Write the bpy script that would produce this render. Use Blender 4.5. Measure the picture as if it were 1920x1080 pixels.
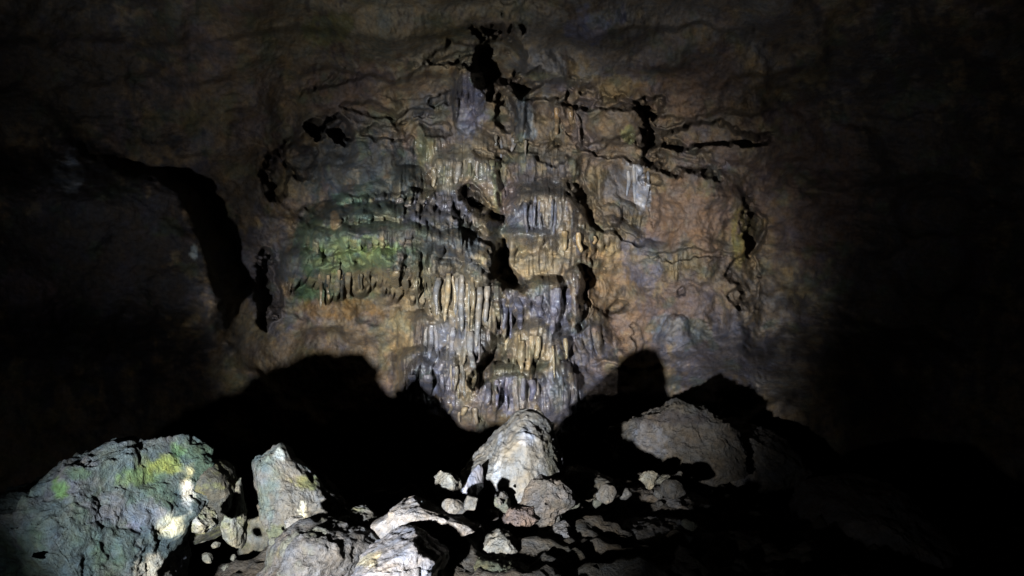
import bpy, math, random
import numpy as np
from mathutils import Vector
random.seed(7)
for o in list(bpy.data.objects): bpy.data.objects.remove(o)
sc = bpy.context.scene
C = sc.collection
F = 960/math.tan(math.radians(30))          # photo pixels per unit of slope (1920 wide, 60 degree lens)

# ------------------------------------------------------------------ camera, world, torch, exposure
cam = bpy.data.cameras.new('camera'); cam.angle = math.radians(60); cam.clip_start = .02; cam.clip_end = 200
co = bpy.data.objects.new('camera', cam); C.objects.link(co)
co.location = (0, 0, 0); co.rotation_euler = (math.radians(90), 0, 0)
sc.camera = co
w = bpy.data.worlds.new('World'); sc.world = w; w.use_nodes = True
bg = w.node_tree.nodes['Background']; bg.inputs[0].default_value = (.5, .55, .7, 1); bg.inputs[1].default_value = 0.0001
TORCH = Vector((-.87, -.35, -.40))
def spot(name, aim, energy, size, blend, col):
    l = bpy.data.lights.new(name, 'SPOT'); l.energy = energy; l.spot_size = math.radians(size); l.spot_blend = blend
    l.shadow_soft_size = .028; l.color = col
    o = bpy.data.objects.new(name, l); C.objects.link(o); o.location = TORCH
    o.rotation_euler = (Vector(aim)-TORCH).to_track_quat('-Z', 'Y').to_euler()
    return o
spot('torch_beam', (.02, 5, -.22), 1950, 36, 1.0, (.94, .97, 1.0))
spot('torch_spill', (.0, 5, 1.75), 150, 60, 1.0, (.93, .96, 1.0))
spot('torch_halo', (.1, 5, .3), 19, 105, 1.0, (.93, .96, 1.0))
sc.view_settings.view_transform = 'Standard'; sc.view_settings.look = 'None'
sc.view_settings.exposure = 0; sc.view_settings.gamma = 1
try:
    sc.cycles.max_bounces = 3; sc.cycles.diffuse_bounces = 0; sc.cycles.glossy_bounces = 1
except Exception: pass

# ------------------------------------------------------------------ noise
def hsh(ix, iy, iz, seed):
    h = (ix.astype(np.int64)*374761393 + iy.astype(np.int64)*668265263 + iz.astype(np.int64)*2147483647 + seed*144665) & 0xffffffff
    h = ((h ^ (h >> 13))*1274126177) & 0xffffffff
    h = ((h ^ (h >> 16))*2246822519) & 0xffffffff
    h = h ^ (h >> 15)
    return (h & 0xffffff)/float(0xffffff)
def vn(x, y, z=0., seed=0):
    x, y, z = np.broadcast_arrays(np.asarray(x, float), np.asarray(y, float), np.asarray(z, float))
    fx, fy, fz = np.floor(x), np.floor(y), np.floor(z)
    u, v, t = x-fx, y-fy, z-fz
    u = u*u*u*(u*(u*6-15)+10); v = v*v*v*(v*(v*6-15)+10); t = t*t*t*(t*(t*6-15)+10)
    r = 0
    for a in (0, 1):
        for b in (0, 1):
            for c in (0, 1):
                r = r + hsh(fx+a, fy+b, fz+c, seed)*(u if a else 1-u)*(v if b else 1-v)*(t if c else 1-t)
    return r*2-1
def vn2(x, y, seed=0):
    x, y = np.broadcast_arrays(np.asarray(x, float), np.asarray(y, float))
    fx, fy = np.floor(x), np.floor(y); u, v = x-fx, y-fy
    u = u*u*u*(u*(u*6-15)+10); v = v*v*v*(v*(v*6-15)+10); z = np.zeros_like(fx); r = 0
    for a in (0, 1):
        for b in (0, 1):
            r = r + hsh(fx+a, fy+b, z, seed)*(u if a else 1-u)*(v if b else 1-v)
    return r*2-1
def fb2(x, y, sc_, oct=4, seed=0, gain=.5, ridged=False):
    r = 0; a = 1.; s = 0
    c, d = math.cos(.6), math.sin(.6)
    x = np.asarray(x, float)/sc_; y = np.asarray(y, float)/sc_
    for i in range(oct):
        n = vn2(x, y, seed+i*17)
        if ridged: n = 1-2*np.abs(n)
        r = r+a*n; s += a; a *= gain
        x, y = (x*c-y*d)*2.03+5.1, (x*d+y*c)*2.03+1.7
    return r/s
def fb3(P, sc_, oct=4, seed=0, gain=.5, ridged=False):
    x, y, z = P[:, 0]/sc_, P[:, 1]/sc_, P[:, 2]/sc_
    r = 0; a = 1.; s = 0
    for i in range(oct):
        n = vn(x, y, z, seed+i*17)
        if ridged: n = 1-2*np.abs(n)
        r = r+a*n; s += a; a *= gain
        x, y, z = (x*.8-y*.6)*2.03+3, (x*.6+y*.8)*2.03+7, z*2.03+1
    return r/s
def plates(x, y, sc_, seed, tilt=1., soft=.3):
    """broken rock faces: every cell its own height and tilt"""
    x = np.asarray(x, float)/sc_; y = np.asarray(y, float)/sc_
    fx, fy = np.floor(x), np.floor(y); z0 = np.zeros_like(fx)
    W = 0; Hh = 0
    for a in (-1, 0, 1):
        for b in (-1, 0, 1):
            cx = fx+a+hsh(fx+a, fy+b, z0, seed); cy = fy+b+hsh(fx+a, fy+b, z0, seed+1)
            d = (x-cx)**2+(y-cy)**2
            h = (hsh(fx+a, fy+b, z0, seed+2)*2-1)+tilt*((hsh(fx+a, fy+b, z0, seed+3)*2-1)*(x-cx)+(hsh(fx+a, fy+b, z0, seed+4)*2-1)*(y-cy))*2
            w_ = np.exp(-d/soft*2.2); W = W+w_; Hh = Hh+w_*h
    return Hh/(W+1e-12)
def ss(a, b, x):
    t = np.clip((x-a)/(b-a), 0, 1); return t*t*(3-2*t)
def inside(poly, x, y):
    r = np.zeros(x.shape, bool); n = len(poly)
    for i in range(n):
        x0, y0 = poly[i]; x1, y1 = poly[(i+1) % n]
        if y0 == y1: continue
        r ^= ((y0 > y) != (y1 > y)) & (x < (x1-x0)*(y-y0)/(y1-y0)+x0)
    return r

# ------------------------------------------------------------------ materials
def rock_mat(name, rough=.75, wet=.0, bump=.5, fine=90., spec=.35, mott=.35):
    """base colour = the rock's own colour per vertex, broken up by procedural mottling"""
    m = bpy.data.materials.new(name); m.use_nodes = True
    nt = m.node_tree; N = nt.nodes; L = nt.links
    b = N['Principled BSDF']
    at = N.new('ShaderNodeAttribute'); at.attribute_name = 'Col'
    tc = N.new('ShaderNodeTexCoord')
    def noise(scale, det, rg=.6):
        n = N.new('ShaderNodeTexNoise'); n.inputs['Scale'].default_value = scale; n.inputs['Detail'].default_value = det
        n.inputs['Roughness'].default_value = rg; L.new(tc.outputs['Object'], n.inputs['Vector']); return n
    n1 = noise(14, 8, .7); n2 = noise(fine, 4, .7); n3 = noise(45, 5, .75)
    r1 = N.new('ShaderNodeMapRange'); r1.inputs[1].default_value = .3; r1.inputs[2].default_value = .7
    r1.inputs[3].default_value = 1-mott; r1.inputs[4].default_value = 1+mott; L.new(n3.outputs[0], r1.inputs[0])
    mul = N.new('ShaderNodeVectorMath'); mul.operation = 'SCALE'; L.new(at.outputs['Color'], mul.inputs[0]); L.new(r1.outputs[0], mul.inputs['Scale'])
    hs = N.new('ShaderNodeMixRGB'); hs.blend_type = 'MULTIPLY'; hs.inputs[0].default_value = 1
    cr = N.new('ShaderNodeValToRGB'); cr.color_ramp.interpolation = 'LINEAR'
    e = cr.color_ramp.elements; e[0].position = .32; e[0].color = (.80, .92, 1.15, 1); e[1].position = .68; e[1].color = (1.18, 1.0, .78, 1)
    x = e.new(.5); x.color = (1, .98, .98, 1)
    L.new(n1.outputs[0], cr.inputs[0]); L.new(mul.outputs[0], hs.inputs[1]); L.new(cr.outputs[0], hs.inputs[2])
    L.new(hs.outputs[0], b.inputs['Base Color'])
    rr = N.new('ShaderNodeMapRange'); rr.inputs[1].default_value = .35; rr.inputs[2].default_value = .65
    rr.inputs[3].default_value = max(.12, rough-.22-wet*.3); rr.inputs[4].default_value = min(1, rough+.1-wet*.1)
    L.new(n1.outputs[0], rr.inputs[0]); L.new(rr.outputs[0], b.inputs['Roughness'])
    b.inputs['Specular IOR Level'].default_value = spec
    ad = N.new('ShaderNodeMath'); ad.operation = 'ADD'
    m1 = N.new('ShaderNodeMath'); m1.operation = 'MULTIPLY'; m1.inputs[1].default_value = .45
    L.new(n2.outputs[0], m1.inputs[0]); L.new(n3.outputs[0], ad.inputs[0]); L.new(m1.outputs[0], ad.inputs[1])
    bp = N.new('ShaderNodeBump'); bp.inputs['Strength'].default_value = bump; bp.inputs['Distance'].default_value = .02
    L.new(ad.outputs[0], bp.inputs['Height']); L.new(bp.outputs[0], b.inputs['Normal'])
    return m
def film(m, w_, r_):      # the film of water on running flowstone
    b = m.node_tree.nodes['Principled BSDF']; b.inputs['Coat Weight'].default_value = w_; b.inputs['Coat Roughness'].default_value = r_
    bp = [n for n in m.node_tree.nodes if n.type == 'BUMP'][0]; m.node_tree.links.new(bp.outputs[0], b.inputs['Coat Normal']); return m
M_wall = rock_mat('dry_cave_rock', .9, 0, .55, 110, .2)
M_wet = rock_mat('wet_flowstone', .30, 1, .6, 120, 1., .25)
M_drip = rock_mat('damp_dripstone', .5, .5, .3, 120, .6, .25)
film(M_wet, .9, .10); film(M_drip, .5, .16)
M_rock = rock_mat('rough_limestone', .85, .0, .9, 130, .25, .5)
M_calc = rock_mat('smooth_calcite', .45, .6, .25, 60, .6, .2)
M_dull = rock_mat('dull_calcite', .68, .25, .5, 110, .45, .3)
M_floor = rock_mat('cave_floor_rock', .95, 0, .8, 70, .15)

# ------------------------------------------------------------------ mesh output
def mesh_obj(name, V, Fc, col, mat, parent=None, smooth=True):
    me = bpy.data.meshes.new(name)
    V = np.ascontiguousarray(V, np.float32); Fc = np.ascontiguousarray(Fc, np.int32)
    me.vertices.add(len(V)); me.vertices.foreach_set('co', V.ravel())
    k = Fc.shape[1]
    me.loops.add(Fc.size); me.loops.foreach_set('vertex_index', Fc.ravel())
    me.polygons.add(len(Fc)); me.polygons.foreach_set('loop_start', np.arange(0, Fc.size, k, dtype=np.int32))
    try: me.polygons.foreach_set('loop_total', np.full(len(Fc), k, np.int32))
    except Exception: pass
    me.update(calc_edges=True)
    a = me.color_attributes.new('Col', 'FLOAT_COLOR', 'POINT')
    c4 = np.ones((len(V), 4), np.float32); c4[:, :3] = np.clip(col, 0.004, .9); a.data.foreach_set('color', c4.ravel())
    if smooth: me.polygons.foreach_set('use_smooth', np.ones(len(Fc), bool))
    me.materials.append(mat)
    o = bpy.data.objects.new(name, me); C.objects.link(o)
    if parent: o.parent = parent
    return o
def tag(o, label=None, cat=None, group=None, kind=None):
    if label: o['label'] = label
    if cat: o['category'] = cat
    if group: o['group'] = group
    if kind: o['kind'] = kind
    return o
def cut(name, V, Q, col, mat, px, py, parts, tag_, root=None, hide=None):
    """one thing from one closed surface; the named areas become child meshes"""
    fx, fy = px[Q].mean(1), py[Q].mean(1); reg = np.zeros(len(Q), int)
    jx = fx+4*fb2(fx, fy, 12, 3, 401); jy = fy+4*fb2(fx, fy, 12, 3, 403)
    for i, (pn, pl_, poly, pm) in enumerate(parts):
        m = inside(poly, jx, jy)
        if hide is not None: m &= ~hide[Q].any(1)
        if m.any():      # keep the area in one piece
            f = Q[m]; u_, inv = np.unique(f, return_inverse=True); f = inv.reshape(f.shape); lab = np.arange(len(u_))
            while True:
                mn = lab[f].min(1); new = lab.copy()
                for c_ in range(4): np.minimum.at(new, f[:, c_], mn)
                new = new[new]
                if (new == lab).all(): break
                lab = new
            fl = lab[f[:, 0]]; ids, cnt = np.unique(fl, return_counts=True)
            idx = np.nonzero(m)[0]; m = np.zeros(len(Q), bool); m[idx[fl == ids[cnt.argmax()]]] = True
        reg[m] = i+1
    def piece(nm, r, mt):
        f = Q[reg == r]; used, inv = np.unique(f, return_inverse=True)
        return mesh_obj(nm, V[used], inv.reshape(f.shape), col[used], mt)
    o = piece(name, 0, mat)
    if root is not None: o.location = root.tolist()
    for i, (pn, pl_, poly, pm) in enumerate(parts):
        if (reg == i+1).any():
            c = piece(pn, i+1, pm or mat); c.parent = o
            if pl_: c['label'] = pl_
    return tag(o, *tag_)
def unproj(px, py, Y):
    return np.stack([(px-960)/F*Y, Y+0*px, (540-py)/F*Y], -1)

# colours of the rock itself
OCH = (.38, .28, .145); BRN = (.20, .15, .10); PNK = (.19, .145, .125); GRY = (.19, .185, .185); BLU = (.145, .15, .175)
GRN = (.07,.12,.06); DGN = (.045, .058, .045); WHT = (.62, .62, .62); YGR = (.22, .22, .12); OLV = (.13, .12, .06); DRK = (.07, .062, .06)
VIO = (.19, .18, .225); CRM = (.52, .45, .30)

# ------------------------------------------------------------------ the rear wall: depth (metres towards the viewer) as real relief
LED = [  # shelves: (polyline of the lip, height, run above, run below, end taper)
 ([(530,505),(600,512),(680,506),(760,498),(830,506),(890,520),(940,538)], .17, 60, 16, 30),
 ([(610,452),(700,446),(790,452),(860,468),(925,505)], .12, 36, 14, 26),
 ([(630,392),(700,380),(770,388),(830,404),(890,430),(925,462)], .12, 30, 16, 26),
 ([(740,360),(800,355),(860,362),(905,375)], .07, 24, 14, 18),
 ([(780,300),(850,290),(900,296),(930,310)], .09, 40, 18, 20),
 ([(955,372),(1010,362),(1060,372),(1085,392)], .07, 26, 24, 16),
 ([(960,438),(1020,430),(1070,436),(1110,420),(1150,432),(1200,462),(1290,480),(1380,476)], .075, 24, 18, 30),
 ([(960,492),(1030,478),(1080,488),(1140,500)], .05, 22, 14, 20),
 ([(780,206),(830,196),(900,210),(985,190),(1060,200)], .05, 30, 24, 20),
 ([(560,165),(640,150),(720,140),(800,108),(880,100)], .10, 34, 10, 40),
 ([(1090,190),(1150,186),(1205,192)], .08, 20, 10, 12),
 ([(1190,235),(1280,232),(1360,206),(1450,190)], .07, 60, 12, 30),
 ([(1090,276),(1150,272),(1215,262),(1260,290),(1330,300)], .06, 34, 12, 20),
 ([(560,245),(640,225),(700,232),(760,240)], .06, 26, 12, 24),
 ([(1140,690),(1190,672),(1240,668)], .05, 22, 12, 14),
 ([(905,705),(950,700),(1000,712)], .03, 10, 10, 14),
]
DOM = [  # rounded masses: (cx, cy, rx, ry, height, sharpness)
 (745,440,205,95,.42,.8), (700,330,120,70,.14,1.), (850,400,90,60,.20,.8), (850,350,80,80,.14,1.2), (600,480,80,60,.10,1.), (905,300,70,70,.08,1.), (900,478,50,62,.30,.5), (640,520,60,40,.2,.8),
 (1020,410,80,60,.12,.8), (1130,405,24,22,.09,.5), (1128,450,40,30,.05,.8),
 (1010,585,72,68,.17,.55), (1078,555,26,52,.14,.5), (990,640,55,60,.08,.8), (1040,690,40,60,.07,.8),
 (850,650,62,60,.13,.6), (805,715,50,56,.14,.5), (870,720,40,60,.08,.7), (885,580,75,95,.10,.9), (950,745,56,52,.15,.5), (1055,745,95,62,.09,.9),
 (1100,640,60,55,.06,.8), (1265,625,40,34,.10,.7), (1330,690,120,90,.14,1.2),
 (880,190,30,62,.12,.45), (985,225,20,60,.07,.5), (1022,126,54,36,.07,1.2), (1068,232,24,46,.10,.5), (1155,238,55,40,.14,.8),
 (1190,345,36,60,.05,.7), (755,660,20,110,.06,.7), (1320,400,80,120,.08,1.2), (640,330,60,60,.06,1.), (800,280,30,45,.06,.6), (800,175,40,24,.06,.7), (740,190,40,20,.05,.7),
 (1000,300,30,60,.05,.6), (1060,300,40,30,.05,.7), (700,250,50,24,.06,.8),(930,360,22,75,.08,.5),
 (1190,600,70,60,.05,1.), (1230,520,60,60,.05,1.), (700,60,90,50,.08,1.2), (1150,60,90,40,.08,1.2),(900,40,80,40,.06,1.)
]
CAV = [  # recesses: cx, cy, rx, ry, depth, lean
 (928,118,48,66,.8,0), (850,103,66,15,.45,-.1), (1015,162,62,15,.4,0), (955,200,22,40,.25,0), (985,150,24,26,.5,0), (650,248,24,28,.5,0), (598,238,24,20,.45,0),
 (725,246,44,14,.3,-.2), (818,243,34,10,.25,0), (832,184,34,10,.3,-.3), (770,215,30,10,.25,0), (1085,182,30,12,.3,0), (1150,196,62,10,.3,.1), (1218,208,24,24,.45,0), (1160,282,84,14,.35,.15), (1320,258,110,22,.5,-.08), (1290,300,80,30,.3,.2),
 (1075,350,12,26,.3,.4), (1100,395,13,34,.35,.5), (1138,425,10,10,.2,0), (890,368,22,22,.35,.4), (905,395,30,10,.25,.4), (948,500,20,42,.35,.3), (950,328,12,46,.25,0), (1000,268,50,10,.2,0), (1070,215,12,40,.2,0), (1040,285,24,12,.2,0),
 (900,688,20,34,.4,-.4), (914,745,11,42,.2,0), (1093,560,11,70,.22,0), (1160,572,14,16,.25,-.5), (1291,556,7,8,.2,0), (1192,640,8,26,.15,0), (1110,485,8,16,.12,0), (1228,335,16,12,.2,0), (1400,420,22,50,.2,0), (1392,520,18,60,.15,0), (1170,440,40,7,.2,.4), (1290,478,70,9,.2,.1),
 (1225,385,9,24,.15,0), (1120,540,8,14,.1,0), (1380,560,12,12,.2,0), (560,300,30,40,.2,0), (520,330,20,40,.25,0), (505,540,26,60,.3,0), (1050,560,6,60,.1,0), (700,206,40,10,.25,0), (930,290,40,8,.15,.2), (820,330,30,8,.15,.3), (1250,230,30,10,.3,0)]
def lip(poly, px, py, h, up, dn, tp, seed):
    xs = [p[0] for p in poly]; ys = [p[1] for p in poly]
    f = np.interp(px, xs, ys)
    t = py-f
    dn_ = dn*(1+.5*vn2(px/9., seed+.5, seed))
    up_ = up*(1+.45*vn2(px/23., seed+.2, seed+1)); h = h*(1+.35*vn2(px/17., py/30., seed+2)+.18*vn2(px/7., py/16., seed+3))
    prof = np.where(t < 0, .55*np.clip(1+t/np.maximum(up_, 4), 0, 1)**1.2+.45*np.exp(-(t/up_)**2), 1-ss(0, 1, t/np.maximum(dn_, 3)))
    end = ss(xs[0]-tp, xs[0]+tp, px)*(1-ss(xs[-1]-tp, xs[-1]+tp, px))
    return h*prof*end
TIER = [  # curtains of drips: (lip polyline, drip length, drip width, how far it stands out, run above)
 ([(775,258),(850,252),(900,262),(945,276)], 46, 15, .12, 26), ([(800,300),(860,296),(935,312)], 62, 14, .13, 30), ([(728,350),(790,348),(850,358),(915,384)], 56, 13, .20, 34),
 ([(640,372),(690,366),(740,370)], 22, 12, .10, 24), ([(600,412),(680,402),(760,402),(850,416)], 26, 13, .18, 26), ([(570,452),(680,440),(770,438),(860,455),(932,482)], 36, 13, .24, 30),
 ([(540,500),(640,504),(720,498),(810,506)], 62, 13, .30, 40), ([(800,508),(870,518),(942,536)], 128, 13, .28, 34), ([(770,612),(830,600),(905,618)], 92, 15, .20, 26),
 ([(752,676),(800,662),(856,690)], 88, 19, .22, 24), ([(838,700),(900,690)], 86, 13, .12, 16), ([(975,362),(1040,356),(1100,388)], 70, 13, .15, 26), ([(950,300),(1010,290),(1070,300)], 44, 14, .10, 26),
 ([(962,442),(1020,436),(1082,446)], 40, 17, .13, 16), ([(940,546),(1000,530),(1055,528)], 96, 19, .24, 22), ([(1050,512),(1075,500),(1098,512)], 112, 16, .24, 16), ([(938,622),(1000,612),(1080,632)], 100, 14, .17, 20),
 ([(902,706),(950,694),(1004,706)], 80, 16, .24, 20), ([(1000,690),(1050,684),(1095,700)], 70, 22, .13, 20), ([(1085,610),(1130,600),(1150,620)], 60, 22, .09, 20), ([(1035,428),(1090,424),(1150,432),(1200,456)], 46, 13, .11, 22), ([(925,232),(1000,236)], 36, 13, .10, 16),
 ([(852,142),(880,134),(912,142)], 108, 21, .20, 14), ([(968,186),(1006,186)], 82, 13, .12, 16), ([(1044,196),(1090,204)], 66, 14, .13, 16), ([(1180,462),(1240,466),(1300,476)], 62, 19, .09, 18),
 ([(1140,372),(1200,392)], 40, 14, .05, 12), ([(980,500),(1050,488),(1130,500)], 20, 14, .06, 16), ([(845,770),(920,775)], 24, 12, .07, 12), ([(760,205),(840,196)], 34, 18, .10, 22), ([(560,246),(660,236),(740,246)], 30, 22, .12, 30)]
def tier(T, k, px, py, wx, wy):
    pl, ln, wd, P, up = T
    xs = [p[0] for p in pl]; ys = [p[1] for p in pl]
    lipy = np.interp(wx, xs, ys)+15*fb2(px, px*0+k*9.3, 48, 3, 300)
    u = (px+1.7*wd*vn2(px/(3.6*wd), py/150., k+310)+.18*(py-lipy)*vn2(px/60., k*1.7, 312)+2.2*vn2(px/9., py/26., k+311))/wd+k*.37
    i = np.floor(u); f = (u-i-.5)*2; z = np.zeros_like(i)
    clus = .5+.5*vn2(px/38., k*2.1, 313); L = ln*(.30+.55*hsh(i, z+k, z, 320)**1.2+.55*clus); col = np.sqrt(np.clip(1-f*f, 0, 1))
    low = py-(lipy+L*(.75+.25*col))
    taper = (wd*.9)
    body = 1-ss(-taper, 2, low)
    above = np.clip(1+(py-lipy)/up, 0, 1)
    above = np.where(py < lipy, np.sqrt(1-(1-above)**2+1e-9)*above**.35, 1)
    end = ss(xs[0]-14, xs[0]+14, wx)*(1-ss(xs[-1]-14, xs[-1]+14, wx))
    t = np.clip((py-lipy)/ln, 0, 1)
    g = ss(-6, 14, py-lipy)
    P = P*(1+.55*fb2(px, py, 75, 2, 314+k)); wd = wd*(1+.5*vn2(px/33., py/60., 315))
    h = P*above*body*(1-.35*t)*(.80+.20*hsh(i, z+k, z, 321)) + g*body*above*wd/F*5*.70*(col-.65)*(.5+hsh(i, z+k, z, 322))
    return h*end, end*body*above, g, i
def leftedge(py): return np.interp(py, [150, 290, 370, 450, 560, 640, 760, 900], [60, 190, 360, 410, 432, 440, 330, 150])
def smin(a, b, k):
    h = np.clip(.5+.5*(b-a)/k, 0, 1); return b*(1-h)+a*h-k*h*(1-h)
def depth(px, py):
    px = np.asarray(px, float); py = np.asarray(py, float)
    wx = px+22*fb2(px, py, 110, 2, 5)+11*fb2(px, py, 46, 2, 1)+5*fb2(px, py, 13, 2, 2)
    wy = py+16*fb2(px, py, 110, 2, 6)+10*fb2(px, py, 46, 2, 3)+5*fb2(px, py, 13, 2, 4)
    D = 5.0+.0*px
    D = D+.25*np.exp(-((px-960)/500)**2-((py-450)/260)**2)
    D = D+.30*ss(1378, 1420, wx)*ss(300, 380, wy)*(1-ss(600, 680, wy))
    D = smin(D, 5.9-1.5*ss(1400, 2300, px)-1.2*ss(2100, 3600, px), .3)
    # the alcove's ceiling
    arch = 45*fb2(px, px*0, 330, 2, 7)+26*fb2(px, py, 120, 2, 8)
    D = smin(D, 5.0-np.clip(185+arch-py, -400, 900)*.0046-.35*ss(0, 900, -py), .22)
    # nearer wall on the left
    e = leftedge(wy)
    near = 3.95-.8*ss(0, 900, 440-px)-1.1*ss(0, 1600, -px)
    m = ss(-42, 48, e-wx)*ss(180, 380, wy)*(1-ss(560, 720, wy))
    D = D*(1-m)+np.minimum(D, near)*m
    D = smin(D, 4.7-1.2*ss(500, -900, px), .5)*ss(560, 380, px)+D*(1-ss(560, 380, px))
    H = 0
    for i, (pl, h, u_, d_, tp) in enumerate(LED): H = H+(1.0 if i > 8 else .35)*lip(pl, wx, wy, h, u_, d_, tp, i*5+11)
    dm = 0; lumps = fb2(px, py, 26, 3, 29)
    for cx, cy, rx, ry, h, s in DOM:
        q = ((wx-cx)/rx)**2+((wy-cy)/ry)**2
        q = q*(1+.35*lumps); dm = np.maximum(dm, 1.15*h*np.clip(1-q, 0, 1)**s) + .35*h*np.clip(1-q, 0, 1)
    H = H+dm*.75
    # the whole cascade swells out of the wall; the bay under the mound and the right side lie back
    bulk = .30*np.exp(-((wx-960)/135)**4-((wy-540)/260)**4)+.30*np.exp(-((wx-745)/190)**2-((wy-450)/75)**2)-.18*np.exp(-((wx-660)/100)**2-((wy-640)/80)**2)-.14*np.exp(-((wx-1190)/70)**2-((wy-560)/110)**2)+.16*np.exp(-((wx-1310)/60)**2-((wy-420)/120)**2)
    bulk = bulk+.85*np.exp(-((px-1470)/200)**4-((py-820)/140)**4)
    TH_ = 0; 
    for i, T in enumerate(TIER):
        h, _, _, _ = tier(T, i, px, py, wx, wy); TH_ = np.maximum(TH_, h)
    H = H+bulk+TH_
    lum2 = fb2(px, py, 17, 3, 28)
    for cx, cy, rx, ry, h, le in CAV:
        if min(rx, ry) <= 15 and (cx, cy) != (1093, 560): h, rx, ry = h*.45, rx*1.15, ry*1.25
        q = (((wx-cx-le*(wy-cy)*(rx < ry))/rx)**2+((wy-cy-le*(wx-cx)*(rx >= ry))/ry)**2)
        near = q < 4
        q = np.where(near, q*(1+.8*lumps)+.25*lum2, q)
        H = H-h*(1-ss(.3, 1.3, q))
    # vertical flow ribs where water ran
    rib = ss(690, 800, px)*(1-ss(1080, 1150, px))*ss(230, 300, py)*(1-ss(780, 830, py))
    rw = px+6*fb2(px, py, 60, 2, 31)
    rw = rw+4*vn2(px/19., py/90., 37)
    ra = .5+.5*ss(-.4, .5, vn2(px/40., py/34., 39))
    H = H+rib*ra*(.026*(1-np.abs(vn2(rw/8., py/95., 33)))+.022*vn2(rw/4.2, py/45., 35))
    cen = np.exp(-((px-1000)/420)**2-((py-480)/330)**2)
    H = H+.17*fb2(px, py*1.2, 230, 3, 41)+.03*cen*fb2(px, py*.8, 24, 3, 47, .55)+.007*fb2(px, py, 7, 3, 49, .6)
    flow = np.clip(TH_/.08, 0, 1)
    bed = (py+70*fb2(px, py*.6, 260, 3, 91)+16*fb2(px, py, 60, 2, 92))/78.; fr = bed-np.floor(bed); bi = np.floor(bed)
    broken = ss(-.25, .45, vn2(px/85.+bi*7.3, bi*3.1, 93))
    H = H+(1-flow)*broken*(.05+.09*ss(420, 150, py))*(fr**2*(1-ss(.78, 1, fr)))*(.25+.75*np.exp(-((px-950)/520)**2))
    qx, qy = px+8*lumps, py+12*fb2(px, py, 30, 3, 58)
    H = H+(1-.85*flow)*((.05+.05*cen)*plates(qx, qy*1.35, 105, 61)+.034*plates(qx, qy*1.2, 46, 63, .8, .6)*(.15+1.05*cen)+.030*cen*fb2(px, py*1.2, 38, 4, 68, .6)+.008*plates(qx, qy, 17, 65, .7, .5)*(.1+1.3*cen)+.012*fb2(px, py, 13, 3, 67, .6))
    return D-H*(D/5.)
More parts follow.
